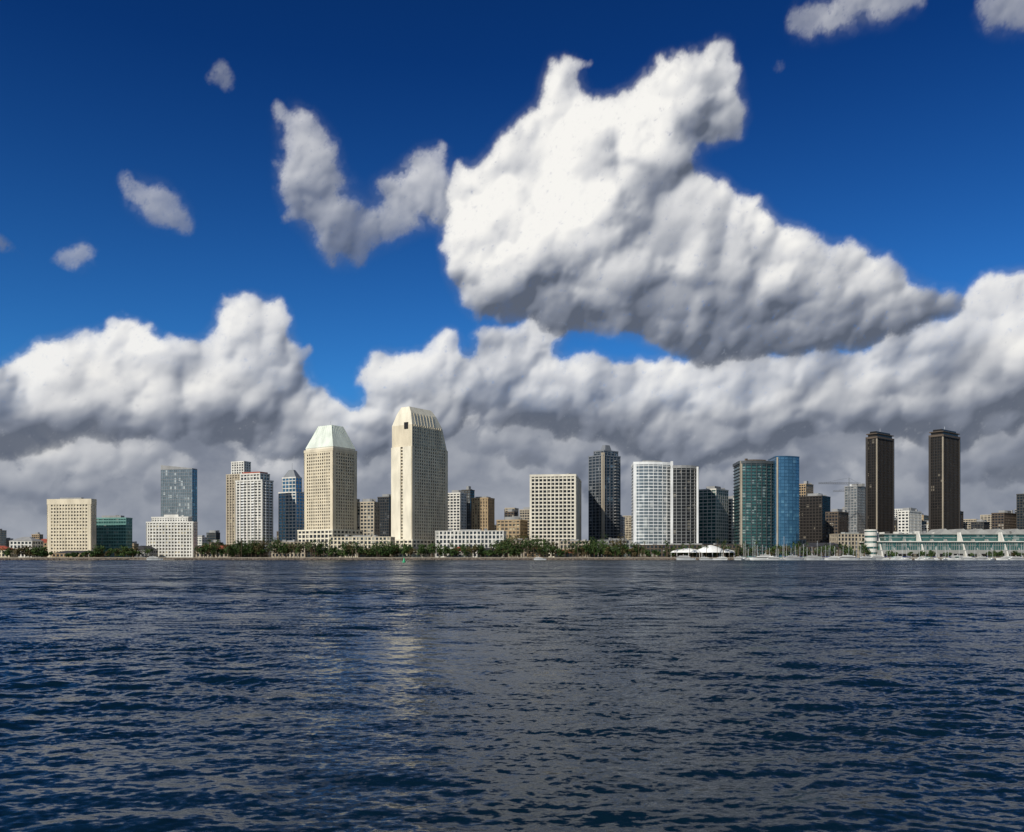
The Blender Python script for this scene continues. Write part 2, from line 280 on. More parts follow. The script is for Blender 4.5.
# ------------------------------------------------------------ low waterfront buildings
def lowb(name,x0,x1,top,D,wall,roof,kind='hip',gl='glass_dark',dp=18):
    mb=MB(); w=PX(x1,D)-PX(x0,D); cx=(PX(x0,D)+PX(x1,D))/2; z1=PZ(top,D); r=random.uniform(-.15,.15)
    rh=0 if kind=='flat' else min(4.5,(z1-G)*.4); ze=z1-rh
    c,s=math.cos(r),math.sin(r)
    def q(sx,sy): return [(cx+a*sx/2*c-b*sy/2*s,D+dp/2+a*sx/2*s+b*sy/2*c) for a,b in((-1,-1),(1,-1),(1,1),(-1,1))]
    P=q(w,dp); facade(mb,P,G,ze,fh=max(3.2,min(4.5,(ze-G)/2)),bay=4,sp=1.3,pw=1.4,dep=.4,wall=wall,gl=gl,par=.8,roof=roof)
    if kind=='hip': mb.loft(q(w+1.6,dp+1.6),ze+.4,q(max(w-dp,w*.3),.5),z1+.4,roof)
    if kind=='gable':
        for k in range(max(1,int(w/14))):
            n=max(1,int(w/14)); ww=w/n; x=-w/2+ww*(k+.5)
            A=[(cx+(x+dx)*c-dy*s,D+dp/2+(x+dx)*s+dy*c) for dx,dy in((-ww/2,-dp/2-.8),(ww/2,-dp/2-.8),(ww/2,dp/2+.8),(-ww/2,dp/2+.8))]
            B=[(cx+(x+dx)*c-dy*s,D+dp/2+(x+dx)*s+dy*c) for dx,dy in((-.1,-dp/2-.8),(.1,-dp/2-.8),(.1,dp/2+.8),(-.1,dp/2+.8))]
            mb.loft(A,ze+.4,B,z1+.4,roof)
    if kind=='flat': mech(mb,P,z1,.3,1.8)
    return mb.obj(name)
for a in [('harbor_shed',-30,8,546,925,'cream_concrete','roof_red','hip'),('waterfront_house',10,34,537,960,'white_concrete','grey_concrete','hip'),('waterfront_house',34,48,539,1000,'tan_stone','roof_red','hip'),
 ('waterfront_restaurant',52,96,551,918,'tan_stone','roof_dark','hip'),('boat_shed',134,150,546,935,'grey_concrete','roof_dark','gable'),
 ('market_building',196,232,545,950,'beige_concrete','roof_red','gable'),('shop_building',236,262,549,925,'brown_concrete','roof_dark','hip'),
 ('parking_structure',272,306,542,960,'beige_concrete','grey_concrete','flat'),('shop_building',306,330,548,925,'beige_concrete','roof_dark','hip'),
 ('hotel_annex',330,392,537,945,'cream_concrete','grey_concrete','flat'),('shop_building',360,386,549,918,'brown_concrete','roof_dark','gable'),
 ('seafood_restaurant',396,426,547,925,'cream_light','roof_dark','hip'),('hotel_conference_wing',436,505,531,960,'white_concrete','grey_concrete','flat'),
 ('shop_building',448,470,547,925,'white_concrete','roof_red','gable'),('shop_building',478,500,548,922,'beige_concrete','roof_dark','hip'),
 ('parking_structure',505,532,540,960,'beige_concrete','grey_concrete','flat'),('shop_building',528,548,549,920,'tan_stone','roof_dark','gable'),
 ('hotel_podium',560,590,541,960,'beige_concrete','grey_concrete','flat'),('shop_building',556,578,550,918,'brown_concrete','roof_red','hip'),
 ('hotel_podium',600,636,540,985,'grey_concrete','roof_dark','flat'),('shop_building',604,632,550,920,'beige_concrete','roof_dark','hip'),
 ('hotel_lobby_building',636,740,545,945,'brown_concrete','roof_dark','flat'),('hotel_lobby_building',738,806,540,975,'grey_concrete','roof_dark','flat'),
 ('marina_office',800,846,543,940,'brown_concrete','roof_dark','hip'),('marina_building',836,868,534,985,'beige_concrete','roof_teal','flat')]:
    lowb(*a)
mb=MB(); D=915
for k,(xa,xb,t) in enumerate(((672,706,548),(698,728,545),(722,738,549))):
    cx=(PX(xa,D)+PX(xb,D))/2; w=(PX(xb,D)-PX(xa,D))/2; zt=PZ(t,D); ze=PZ(552.5,D)
    prev=None
    for j in range(9):
        f=j/8; rr=1-f*.94; zz=ze+(zt-ze)*(f**.5)
        R=[(cx+w*rr*math.cos(th),D+10+k*.8+9*rr*math.sin(th)) for th in np.linspace(0,2*math.pi,25)[:-1]]
        if prev: mb.loft(prev[0],prev[1],R,zz,'white_paint',cap=(j==8),bot=False)
        prev=(R,zz)
    for th in np.linspace(0,2*math.pi,9)[:-1]:
        x,y=cx+w*.95*math.cos(th),D+10+k*.8+8.5*math.sin(th); mb.beam((x,y,G),(x,y,ze+.2),.25,'white_paint')
mb.obj('event_pavilion')
# ------------------------------------------------------------ convention center
mb=MB(); D=935; xa,xb=PX(878,D),PX(1150,D); CC='center_concrete'
mb.box((xa+xb)/2,D+45,G,xb-xa,90,PZ(550,D)-G,0,CC)
mb.box((xa+xb)/2,D+46,PZ(550,D),xb-xa-4,84,PZ(542,D)-PZ(550,D),0,'glass_teal')
mb.box((xa+xb)/2,D+46,PZ(542,D),xb-xa,88,1.0,0,'white_concrete')
mb.box((xa+xb)/2+6,D+54,PZ(542,D)+1.0,xb-xa-16,72,PZ(534,D)-PZ(542,D)-1.0,0,'glass_teal')
mb.box((xa+xb)/2+6,D+54,PZ(534,D),xb-xa-12,76,.8,0,CC)
n=20
for k in range(n):
    x=xa+4+(xb-xa-8)*k/(n-1)
    z0,z2=G,PZ(532 if k%3==0 else 539,D); w=.55
    A=[(x-w,D-4),(x+w,D-4),(x+w,D+16),(x-w,D+16)]; B=[(x-w,D+11),(x+w,D+11),(x+w,D+16),(x-w,D+16)]
    mb.loft(A,z0,B,z2,'white_concrete' if k%3==0 else CC)
    for j in range(5): 
        if k<n-1: mb.box(x+(j+1)*(xb-xa-8)/(n-1)/6,D+3.7,PZ(550,D)+.01,.3,.3,PZ(542,D)-PZ(550,D)-.02,0,CC)
    if k<n-1:
        mb.box(x+(xb-xa-8)/(n-1)/2,D+3.6,PZ(545.5,D),(xb-xa-8)/(n-1)-1.6,.3,.4,0,CC)
        xm=x+(xb-xa-8)/(n-1)/2; mb.box(xm,D-.12,G+.8,9.5,.3,3.4,0,'glass_black')
        mb.box(xm,D+17.8,PZ(537.5,D),(xb-xa-8)/(n-1)-1.6,.5,.5,0,CC)
for k in range(7):
    x=PX(945+k*18,D+25); mb.loft([(x-7,D+20),(x+7,D+20),(x+7,D+60),(x-7,D+60)],PZ(534,D)+.8,[(x-.2,D+24),(x+.2,D+24),(x+.2,D+56),(x-.2,D+56)],PZ(528,D),CC)
for k in range(60):
    mb.box(random.uniform(xa+10,xb-5),D+random.uniform(18,70),PZ(534,D)+.8,random.uniform(1.5,5),3,random.uniform(1,3.5),0,random.choice(['grey_concrete','dark_concrete','white_concrete']))
x=PX(873,D); R=[(x+6*math.cos(t),D+6+6*math.sin(t)) for t in np.linspace(0,2*math.pi,21)[:-1]]
facade(mb,R,G,PZ(530,D),fh=6,bay=6,sp=3.6,pw=0,dep=.4,wall='white_concrete',gl='glass_teal'); mb.obj('convention_center')
mb=MB(); D=893; xa,xb=PX(862,D),PX(1130,D)
mb.box((xa+xb)/2,D,1.5,xb-xa,6,.5,0,'paving')
for k in range(70):
    x=xa+(xb-xa)*k/69
    for dy in(-2.5,2.5): mb.beam((x,D+dy,-1.5),(x,D+dy,1.6),.28,'timber',6)
    mb.beam((x,D-2.8,2),(x,D-2.8,3),.06,'white_paint')
mb.box((xa+xb)/2,D-2.8,3.0,xb-xa,.08,.08,0,'white_paint'); mb.obj('fishing_pier')
mb=MB(); 
for x0,x1,D in((742,862,880),(742,862,893),(130,175,890)):
    xa,xb=PX(x0,D),PX(x1,D); mb.box((xa+xb)/2,D,.15,xb-xa,2,.45,0,'paving')
    for k in range(int((xb-xa)/8)): mb.beam((xa+k*8,D+1.2,-1),(xa+k*8,D+1.2,2.4),.18,'timber',6)
mb.obj('marina_dock')
def crane(x,top,D,jl,jr,rot):
    mb=MB(); X=PX(x,D); z1=PZ(top,D); 
    for sx in(-1,1):
        for sy in(-1,1): mb.beam((X+sx,D+sy,G),(X+sx,D+sy,z1),.22,'steel_grey')
    z=G
    while z<z1-3:
        for sy in(-1,1): mb.beam((X-1,D+sy,z),(X+1,D+sy,z+3),.12,'steel_grey')
        z+=3
    for s,Ls in((-1,jl),(1,jr)):
        e=(X+s*Ls*math.cos(rot),D+s*Ls*math.sin(rot),z1)
        mb.beam((X,D-.8,z1),(e[0],e[1]-.8,e[2]),.25,'steel_grey'); mb.beam((X,D+.8,z1),(e[0],e[1]+.8,e[2]),.25,'steel_grey')
        mb.beam((X,D,z1+1.8),(e[0],e[1],z1+1.6),.22,'steel_grey'); mb.beam((X,D,z1+8),(X+(e[0]-X)*.75,D+(e[1]-D)*.75,z1+1.8),.1,'steel_grey')
        for q in range(int(Ls/3)):
            a=Vector((X,D,z1)).lerp(Vector(e),q*3/Ls); b=Vector((X,D,z1+1.8)).lerp(Vector((e[0],e[1],z1+1.6)),(q+.5)*3/Ls)
            mb.beam(a,b,.1,'steel_grey')
    mb.beam((X,D,z1),(X,D,z1+8),.4,'steel_grey'); mb.box(X+1.5,D-1.5,z1-3,2,2,2.5,0,'white_paint')
    mb.box(X+jr*.9*math.cos(rot),D+jr*.9*math.sin(rot),z1-3,4,2.5,3,0,'grey_concrete'); mb.obj('tower_crane')
crane(849,484,1160,42,16,.15); crane(856,491,1240,30,14,-.4)

# ------------------------------------------------------------ vegetation
def add_tree(mb,x,y,h,w,mt,n=210):
    mb.loft([(x+.35*math.cos(t),y+.35*math.sin(t)) for t in(0,1.57,3.14,4.71)],G-.3,[(x+.18*math.cos(t),y+.18*math.sin(t)) for t in(0,1.57,3.14,4.71)],G+h*.5,'trunk')
    cl=[]
    for k in range(random.randint(5,8)):
        t=random.random()*6.28; r=random.random()*w*.36
        cl.append((x+r*math.cos(t),y+r*math.sin(t),G+h*random.uniform(.35,.85),w*random.uniform(.16,.3)))
        mb.beam((x,y,G+h*.3),cl[-1][:3],.1,'trunk',3)
    for k in range(n):
        c=random.choice(cl); d=np.random.normal(size=3); d/=np.linalg.norm(d); rr=c[3]*random.uniform(.5,1.12)
        p=np.array(c[:3])+d*rr*np.array([1,1,.8]); s=random.uniform(.35,.75); u=np.random.normal(size=3); u/=np.linalg.norm(u); v=np.cross(u,d+.3*np.random.normal(size=3)); v/=np.linalg.norm(v)+1e-6
        if p[2]<G+.3: continue
        mb.face([p-u*s-v*s*.6,p+u*s-v*s*.5,p+u*s*.7+v*s*.6,p-u*s*.8+v*s*.7],mt)
def add_palm(mb,x,y,h):
    lx=random.uniform(-.6,.6); mb.beam((x,y,G-.2),(x+lx,y,G+h),.24,'trunk',6); z=G+h; x+=lx
    for k in range(20):
        t=random.random()*6.28; el=random.uniform(-.5,1.2); L=random.uniform(2.5,3.6); c,s=math.cos(t),math.sin(t); prev=None
        for j in range(5):
            f=j/4; r=L*f*math.cos(el*(1-.3*f)); zz=z+L*f*math.sin(el)-1.6*f*f; w=.38*(1-.75*abs(f-.4)); 
            a=(x+c*r-s*w,y+s*r+c*w,zz-.1); b=(x+c*r+s*w,y+s*r-c*w,zz-.1)
            if prev: mb.face([prev[0],prev[1],b,a],'palm_leaf')
            prev=(a,b)
def treerow(x0,x1,n,h0,h1,D0,D1,dry=.2):
    mb=MB()
    for i in range(n):
        D=random.uniform(D0,D1); h=(h0+(h1-h0)*random.random()**1.3)*1.22; add_tree(mb,PX(random.uniform(x0,x1),D),D,h,h*random.uniform(.75,1.2),'foliage_dry' if random.random()<dry else 'foliage')
    mb.obj('tree_row')
treerow(18,50,20,5,12,910,918,.3); treerow(46,98,12,3,6,910,914,.3); treerow(95,150,24,5,13,910,925,.3); treerow(196,262,34,7,15,910,918,.25); treerow(238,285,18,10,19,911,922,.15)
treerow(285,395,54,6,15,910,922,.2); treerow(380,440,24,9,16,910,925,.1); treerow(440,520,34,6,14,909,920,.2); treerow(496,550,30,10,21,908,935,.1)
treerow(548,640,44,7,14,908,922,.2); treerow(588,628,16,12,22,911,940,.05); treerow(640,742,38,5,11,927,943,.1); treerow(742,870,50,6,13,911,930,.1); treerow(880,1060,30,4,7,911,920,.1)
treerow(-120,15,24,5,10,912,940,.3); treerow(1060,1180,14,5,9,912,925,.2)
mb=MB()
for i in range(130):
    a,b=random.choice([(200,290),(300,400),(400,560),(500,560),(560,640),(640,745),(742,870),(640,800)]); D=random.uniform(906,930); add_palm(mb,PX(random.uniform(a,b),D),D,random.uniform(10,19))
mb.obj('palm_row')

# ------------------------------------------------------------ boats
def sailboat(x,D,L,mh,rot):
    mb=MB(); X=PX(x,D); c,s=math.cos(rot),math.sin(rot)
    def T(a,b): return (X+a*c-b*s,D+a*s+b*c)
    st=[(-.5,.75),(-.3,.95),(0,1),(.25,.8),(.4,.45),(.5,.04)]; bw=L*.15
    up=[T(a*L,-b*bw) for a,b in st]+[T(a*L,b*bw) for a,b in reversed(st)]
    lo=[T(a*L*.88,-b*bw*.55) for a,b in st]+[T(a*L*.88,b*bw*.55) for a,b in reversed(st)]
    mb.loft(lo,-.2,up,1.3,'white_paint')
    cab=[T(-.15*L,-bw*.5),T(.2*L,-bw*.4),T(.2*L,bw*.4),T(-.15*L,bw*.5)]; cab2=[T(-.13*L,-bw*.42),T(.15*L,-bw*.3),T(.15*L,bw*.3),T(-.13*L,bw*.42)]
    mb.loft(cab,1.31,cab2,2.0,'white_paint')
    for sg in(-1,1): mb.beam((*T(-.08*L,sg*bw*.49),1.65),(*T(.14*L,sg*bw*.39),1.65),.12,'glass_black')
    m=T(.06*L,0); mb.beam((*m,1.2),(*m,1.2+mh),.13,'mast_metal',6); bm=T(-.38*L,0)
    mb.beam((*m,2.8),(*bm,2.8),.1,'mast_metal'); mb.beam((*m,3.05),(*bm,3.0),.28,random.choice(['blue_canvas','blue_canvas','white_paint','roof_teal']),6)
    mb.beam((*T(.49*L,0),1.3),(*m,1.1+mh),.025,'mast_metal',3); mb.beam((*T(-.49*L,0),1.3),(*m,1.1+mh),.015,'mast_metal',3)
    sp=1.2+mh*.6; mb.beam((*T(.06*L,-bw*.7),sp),(*T(.06*L,bw*.7),sp),.05,'mast_metal',3)
    for sg in(-1,1): mb.beam((*T(.06*L,sg*bw*.7),sp),(*T(.05*L,sg*bw*.9),1.2),.015,'mast_metal',3)
    mb.obj('sailboat')
def yacht(x,D,L,rot):
    mb=MB(); X=PX(x,D); c,s=math.cos(rot),math.sin(rot)
    def T(a,b): return (X+a*L*c-b*L*s,D+a*L*s+b*L*c)
    st=[(-.5,.12),(-.1,.14),(.2,.12),(.38,.07),(.5,.005)]; h=L*.1
    up=[T(a,-b) for a,b in st]+[T(a,b) for a,b in reversed(st)]; lo=[T(a*.9,-b*.6) for a,b in st]+[T(a*.9,b*.6) for a,b in reversed(st)]
    mb.loft(lo,-.2,up,h,'white_paint'); z=h
    for a0,a1,b,hh in((-.42,.24,.10,.07),(-.32,.12,.085,.06)):
        A=[T(a0,-b),T(a1,-b*.8),T(a1,b*.8),T(a0,b)]; A2=[T(a0,-b),T(a1-.05,-b*.7),T(a1-.05,b*.7),T(a0,b)]
        mb.loft(A,z+.01,A2,z+hh*L*.5,'glass_black'); mb.loft(offset(A2,.25),z+hh*L*.5,offset(A2,.15),z+hh*L*.85,'white_paint'); z+=hh*L*.85
    p=T(-.1,0); mb.beam((*p,z),(*T(-.14,0),z+L*.09),.12,'white_paint'); mb.beam((*T(-.13,-.04),z+L*.06),(*T(-.13,.04),z+L*.06),.1,'white_paint')
    mb.obj('motor_yacht')
for i in range(30):
    sailboat(742+i*4.1+random.uniform(-1.5,1.5),random.choice([871,884,889,897])+random.uniform(-1,1),random.uniform(9,14),random.uniform(9,18),random.choice([0,3.14,.6,-.6,2.6])+random.uniform(-.15,.15))
sailboat(776,866,16,25,.2); sailboat(785,877,16,22,3.1); sailboat(752,866,15,18,.1)
for i in range(18): sailboat(875+i*8.5+random.uniform(-3,3),random.uniform(872,884),random.uniform(8,12),random.uniform(9,15),random.choice([0,.5,3.1]))
for x,D,L,r in((850,862,22,.1),(762,860,24,3.1),(795,860,20,.2),(815,864,20,.1),(155,885,16,.1),(720,893,15,3),(686,890,20,.05),(706,892,14,.0),(900,878,17,0),(955,880,20,3.1),(984,878,16,.1),(540,893,13,0),(880,880,20,.1),(926,878,16,0),(1005,880,18,3.1),(832,868,18,3.1),(742,880,16,0),(868,874,17,.2),(775,858,16,0),(970,866,14,0),(1018,874,16,.1)): yacht(x,D,L,r)
mb=MB(); D=560; X=PX(404,D)
R=lambda r:[(X+r*math.cos(t),D+r*math.sin(t)) for t in np.linspace(0,6.283,13)[:-1]]
mb.loft(R(1.1),-.4,R(1.2),.6,'green_paint'); mb.loft(R(.8),.6,R(.35),2.6,'green_paint'); mb.loft(R(.1),2.6,R(.1),3.3,'steel_grey'); mb.loft(R(.25),3.3,R(.2),3.7,'green_paint'); mb.obj('channel_buoy')

# ------------------------------------------------------------ land, seawall, promenade, hills
mb=MB(); W=9000
mb.face([(-W,902,G),(W,902,G),(W,W,G),(-W,W,G)],'land_ground'); mb.obj('ground')
mb=MB(); mb.face([(-1200,903,G+.004),(1200,903,G+.004),(1200,909,G+.004),(-1200,909,G+.004)],'paving'); mb.obj('promenade')
mb=MB(); mb.face([(-1200,940.5,G+.004),(1200,940.5,G+.004),(1200,944,G+.004),(-1200,944,G+.004)],'asphalt'); mb.obj('harbor_road')
mb=MB(); mb.box(0,902,G-1.0,2400,1,1.5,0,'paving')
mb.loft([(-1200,897),(1200,897),(1200,903.2),(-1200,903.2)],-1.5,[(-1200,901),(1200,901),(1200,903.2),(-1200,903.2)],G-.2,'rock')
for i in range(3200):
    x=random.uniform(-700,700); t=random.random(); y=897+4*t; z=-.8+t*2.4; s=random.uniform(.4,1.0)
    mb.box(x,y,z-s*.5,s*1.6,s*1.4,s,random.random()*3,'rock')
mb.obj('riprap_seawall')
mb=MB(); n=160; pr=None
for i in range(n+1):
    x=-4500+9000*i/n; h=28+14*math.sin(i*.17)+9*math.sin(i*.43+1)+random.uniform(-2,2)
    cur=((x,3200,G),(x,3900,G+h),(x,5200,G+h*1.1))
    if pr:
        mb.face([pr[0],cur[0],cur[1],pr[1]],'hill_scrub'); mb.face([pr[1],cur[1],cur[2],pr[2]],'hill_scrub')
    pr=cur
mb.obj('hills',True)

# ------------------------------------------------------------ water
def grid_mesh(name,co,q,tris=None):
    me=bpy.data.meshes.new(name); me.vertices.add(len(co)); me.vertices.foreach_set('co',co.astype(np.float32).ravel())
    t=np.array(tris if tris else np.zeros((0,3)),int)
    me.loops.add(len(q)*4+len(t)*3); me.loops.foreach_set('vertex_index',np.concatenate([q.ravel(),t.ravel()]).astype(np.int32))
    me.polygons.add(len(q)+len(t)); me.polygons.foreach_set('loop_start',np.concatenate([np.arange(len(q))*4,len(q)*4+3*np.arange(len(t))]).astype(np.int32))
    me.polygons.foreach_set('use_smooth',[True]*(len(q)+len(t))); me.update(calc_edges=True); return me
ys=[5.0]
while ys[-1]<160: ys.append(ys[-1]*1.0044)
ys=np.array(ys); nc=1100
Y=np.repeat(ys[:,None],nc,1); X=np.linspace(-1,1,nc)[None,:]*(12+.85*Y)
Z=np.zeros_like(X); rng=np.random.RandomState(3)
dy=Y*.0044; dx=2*(12+.85*Y)/nc
for i in range(150):
    lam=0.15*(34**rng.rand()); th=math.radians(rng.normal(86,38)); kx,ky=math.cos(th)*2*math.pi/lam,math.sin(th)*2*math.pi/lam
    amp=lam*0.0042*(1.0 if lam<1.2 else .68)
    samp=np.maximum(dy*abs(math.sin(th)),dx*abs(math.cos(th))); w=np.clip((lam/samp-2.3)/2,0,1)
    if w.max()<=0: continue
    ph=kx*X+ky*Y+rng.rand()*6.28+.9*np.sin(.21*X+.17*Y+i)+.7*np.sin(.61*Y-.43*X+2*i)
    env=.6+.6*np.sin(.33*X*math.sin(i)+.4*Y*math.cos(1.7*i)+i)
    sn=np.sin(ph); Z+=w*amp*env*(sn+.35*np.cos(2*ph))
fade=np.clip((160-Y)/60,0,1)
gust=.8+.30*np.sin(.11*X+.05*Y+1)*np.sin(.06*X-.13*Y)+.22*np.sin(.23*X-.09*Y+2+np.sin(.2*Y))
glint_calm=np.exp(-(((X+4.0+.03*(Y-38))/(2.6+.03*Y))**2+((Y-38)/15)**2)); Z*=fade*gust*(1-.5*glint_calm)  # calm patch added to make a bright reflection below the tall hotel tower
co=np.stack([X,Y,Z],-1).reshape(-1,3); nr=len(ys)
idx=np.arange(nr*nc).reshape(nr,nc); q=np.stack([idx[:-1,:-1],idx[:-1,1:],idx[1:,1:],idx[1:,:-1]],-1).reshape(-1,4)
y1=ys[-1]; xe=12+.85*y1; extra=np.array([[-xe,y1,0],[xe,y1,0],[W,1500,0],[-W,1500,0],[-W,-3000,-.35],[W,-3000,-.35],[W,y1,0],[-W,y1,0],[-W,y1,-.35],[W,y1,-.35]])
b0=len(co); co=np.vstack([co,extra]); q=np.vstack([q,[[b0,b0+1,b0+2,b0+3]],[[b0+4,b0+5,b0+9,b0+8]]])
me=grid_mesh('water',co,q,[[b0+7,b0,b0+3],[b0+1,b0+6,b0+2]])
at=me.attributes.new('glint_calm','FLOAT','POINT'); at.data.foreach_set('value',np.concatenate([glint_calm.ravel(),np.zeros(len(extra))]).astype(np.float32))
wo=bpy.data.objects.new('water',me); sc.collection.objects.link(wo)
m=bpy.data.materials.new('sea_water'); m.use_nodes=True; nt=m.node_tree; N=nt.nodes; L=nt.links; b=N['Principled BSDF']
b.inputs['Base Color'].default_value=(0.002,0.011,0.021,1); b.inputs['Roughness'].default_value=0.14; b.inputs['IOR'].default_value=1.22
b.inputs['Specular Tint'].default_value=(.58,.80,.92,1)
g=N.new('ShaderNodeNewGeometry')
def nz(sx,sy,scale,det,amp):
    mp=N.new('ShaderNodeMapping'); mp.inputs['Scale'].default_value=(sx,sy,1); mp.inputs['Rotation'].default_value=(0,0,math.radians(-10)); L.new(g.outputs['Position'],mp.inputs[0])
    n=N.new('ShaderNodeTexNoise'); n.noise_dimensions='2D'; n.inputs['Scale'].default_value=scale; n.inputs['Detail'].default_value=det; n.inputs['Roughness'].default_value=.6; L.new(mp.outputs[0],n.inputs['Vector'])
    s=N.new('ShaderNodeVectorMath'); s.operation='SUBTRACT'; s.inputs[1].default_value=(.5,.5,.5); L.new(n.outputs['Color'],s.inputs[0])
    t=N.new('ShaderNodeVectorMath'); t.operation='MULTIPLY'; t.inputs[1].default_value=(amp*.7,amp,0); L.new(s.outputs[0],t.inputs[0]); return t.outputs[0]
small=nz(.6,1,7,3,.7); big=nz(.4,1,.9,4,1.7); swell=nz(.5,1,.12,3,.8)
sp=N.new('ShaderNodeSeparateXYZ'); L.new(g.outputs['Position'],sp.inputs[0])
mr=N.new('ShaderNodeMapRange'); mr.inputs[1].default_value=20; mr.inputs[2].default_value=140; mr.inputs[3].default_value=.2; mr.inputs[4].default_value=1; L.new(sp.outputs['Y'],mr.inputs[0])
# constant normal tilt toward near shore, added so distant water mirrors higher, darker sky
b0_=N.new('ShaderNodeVectorMath'); b0_.operation='ADD'; L.new(big,b0_.inputs[0]); b0_.inputs[1].default_value=(0,-.20,0)
b1_=N.new('ShaderNodeVectorMath'); b1_.operation='ADD'; L.new(b0_.outputs[0],b1_.inputs[0]); L.new(swell,b1_.inputs[1])
bs=N.new('ShaderNodeVectorMath'); bs.operation='SCALE'; L.new(b1_.outputs[0],bs.inputs[0]); L.new(mr.outputs[0],bs.inputs['Scale'])
mp=N.new('ShaderNodeMapping'); mp.inputs['Scale'].default_value=(.014,.035,1); L.new(g.outputs['Position'],mp.inputs[0])
gn=N.new('ShaderNodeTexNoise'); gn.inputs['Scale'].default_value=1; gn.inputs['Detail'].default_value=4; L.new(mp.outputs[0],gn.inputs['Vector'])
gm=N.new('ShaderNodeMapRange'); gm.inputs[1].default_value=.36; gm.inputs[2].default_value=.54; gm.inputs[3].default_value=.4; gm.inputs[4].default_value=1.15; L.new(gn.outputs[0],gm.inputs[0])
sa=N.new('ShaderNodeAttribute'); sa.attribute_name='glint_calm'; sm=N.new('ShaderNodeMath'); sm.operation='MULTIPLY_ADD'; sm.inputs[1].default_value=-.6; sm.inputs[2].default_value=1; L.new(sa.outputs['Fac'],sm.inputs[0])
gk=N.new('ShaderNodeMath'); gk.operation='MULTIPLY'; L.new(gm.outputs[0],gk.inputs[0]); L.new(sm.outputs[0],gk.inputs[1])
ad=N.new('ShaderNodeVectorMath'); ad.operation='ADD'; L.new(small,ad.inputs[0]); L.new(bs.outputs[0],ad.inputs[1])
gs=N.new('ShaderNodeVectorMath'); gs.operation='SCALE'; L.new(ad.outputs[0],gs.inputs[0]); L.new(gk.outputs[0],gs.inputs['Scale'])
fa=N.new('ShaderNodeVectorMath'); fa.operation='ADD'; L.new(g.outputs['Normal'],fa.inputs[0]); L.new(gs.outputs[0],fa.inputs[1])
no=N.new('ShaderNodeVectorMath'); no.operation='NORMALIZE'; L.new(fa.outputs[0],no.inputs[0]); L.new(no.outputs[0],b.inputs['Normal'])
me.materials.append(m)

# ------------------------------------------------------------ cumulus sky dome sector (far backdrop, cloud light and shade painted into emitted vertex colour)
RES=.00112; AZ0=-.70; EL0=-.012; GW=1250; GH=590
def g2(px,py):
    a=math.atan((px-HX)/F); e=math.atan((HY-py)/F*math.cos(a)); return (a-AZ0)/RES,(e-EL0)/RES
KY=np.fft.fftfreq(GH)[:,None]; KX=np.fft.fftfreq(GW)[None,:]; KK=np.sqrt(KY**2+KX**2); KK[0,0]=1
def fbn(p,seed,kmin=.003,st=1.0):
    r=np.random.RandomState(seed); K=np.sqrt((KY)**2+(KX*st)**2); K[0,0]=1
    f=np.fft.fft2(r.normal(size=(GH,GW)))*K**(-p)*(K>kmin); f[0,0]=0; n=np.real(np.fft.ifft2(f)); return n/n.std()
def blur(A,s): return np.real(np.fft.ifft2(np.fft.fft2(A)*np.exp(-2*(math.pi*s)**2*(KX**2+KY**2))))
def sst(a,b,x): t=np.clip((x-a)/(b-a),0,1); return t*t*(3-2*t)
rr_=random.Random(11)
def puff(Z,B,x,y,z,r,b):
    x0,x1=max(0,int(x-r)),min(GW,int(x+r)+2); y0,y1=max(0,int(y-r)),min(GH,int(y+r)+2)
    if x0>=x1 or y0>=y1: return
    d2=(np.arange(y0,y1)[:,None]-y)**2+(np.arange(x0,x1)[None,:]-x)**2; q=r*r-d2
    zz=z+np.sqrt(np.maximum(q,0)); S=Z[y0:y1,x0:x1]; m=(q>0)&(zz>S); S[m]=zz[m]; B[y0:y1,x0:x1][m]=b
def spawn(Z,B,x,y,z,r,b,rmin):
    puff(Z,B,x,y,z,r,b)
    if r*.5<rmin: return
    for i in range(5):
        t=rr_.uniform(-.5,math.pi+.5); ph=rr_.uniform(0,1.3); dx,dy_,dz=math.cos(t)*math.cos(ph),math.sin(t)*math.cos(ph),math.sin(ph)
        k=rr_.uniform(.34,.62); spawn(Z,B,x+dx*r*.85,y+dy_*r*.85,z+dz*r*.6,r*k,b,rmin)
def ell(Z,B,cx,cy,rx,ry,rot,b,rmin=2.2,bot=.3,dens=1,core=.86):
    x,y=g2(cx,cy); mn=min(rx,ry); n=int(dens*(5+3.2*rx*ry/mn**2)); t=math.radians(rot)
    if core>0:  # solid body under the puffs
        dxx=xx-x; dyy=yy-y; ex=(dxx*math.cos(t)+dyy*math.sin(t))/(rx*core); ey=(-dxx*math.sin(t)+dyy*math.cos(t))/(ry*core); q=1-ex*ex-ey*ey
        zz=np.sqrt(np.maximum(q,0))*mn*.62; m=(q>0)&(zz>Z); Z[m]=zz[m]; B[m]=b-bot*np.clip(-ey[m],0,1)
    for i in range(n):
        a=rr_.uniform(0,6.28); rho=math.sqrt(rr_.random())*.80; ex,ey=rho*math.cos(a)*rx,rho*math.sin(a)*ry
        X=x+ex*math.cos(t)-ey*math.sin(t); Yy=y+ex*math.sin(t)+ey*math.cos(t); R=mn*rr_.uniform(.26,.46)
        spawn(Z,B,X,Yy,math.sqrt(1-rho*rho)*mn*.6,R,b-bot*max(0,-ey/ry)+.05*rr_.uniform(-1,1),rmin)
yy,xx=np.mgrid[0:GH,0:GW]
Lc=np.array([-.50,.60,.62]); Lc/=np.linalg.norm(Lc)
col=np.zeros((GH,GW,3)); alp=np.zeros((GH,GW))
ramp_x=[0,.25,.5,.75,1.0]; ramp_c=np.array([(.105,.125,.17),(.205,.23,.29),(.40,.42,.465),(.68,.685,.70),(.93,.915,.88)])
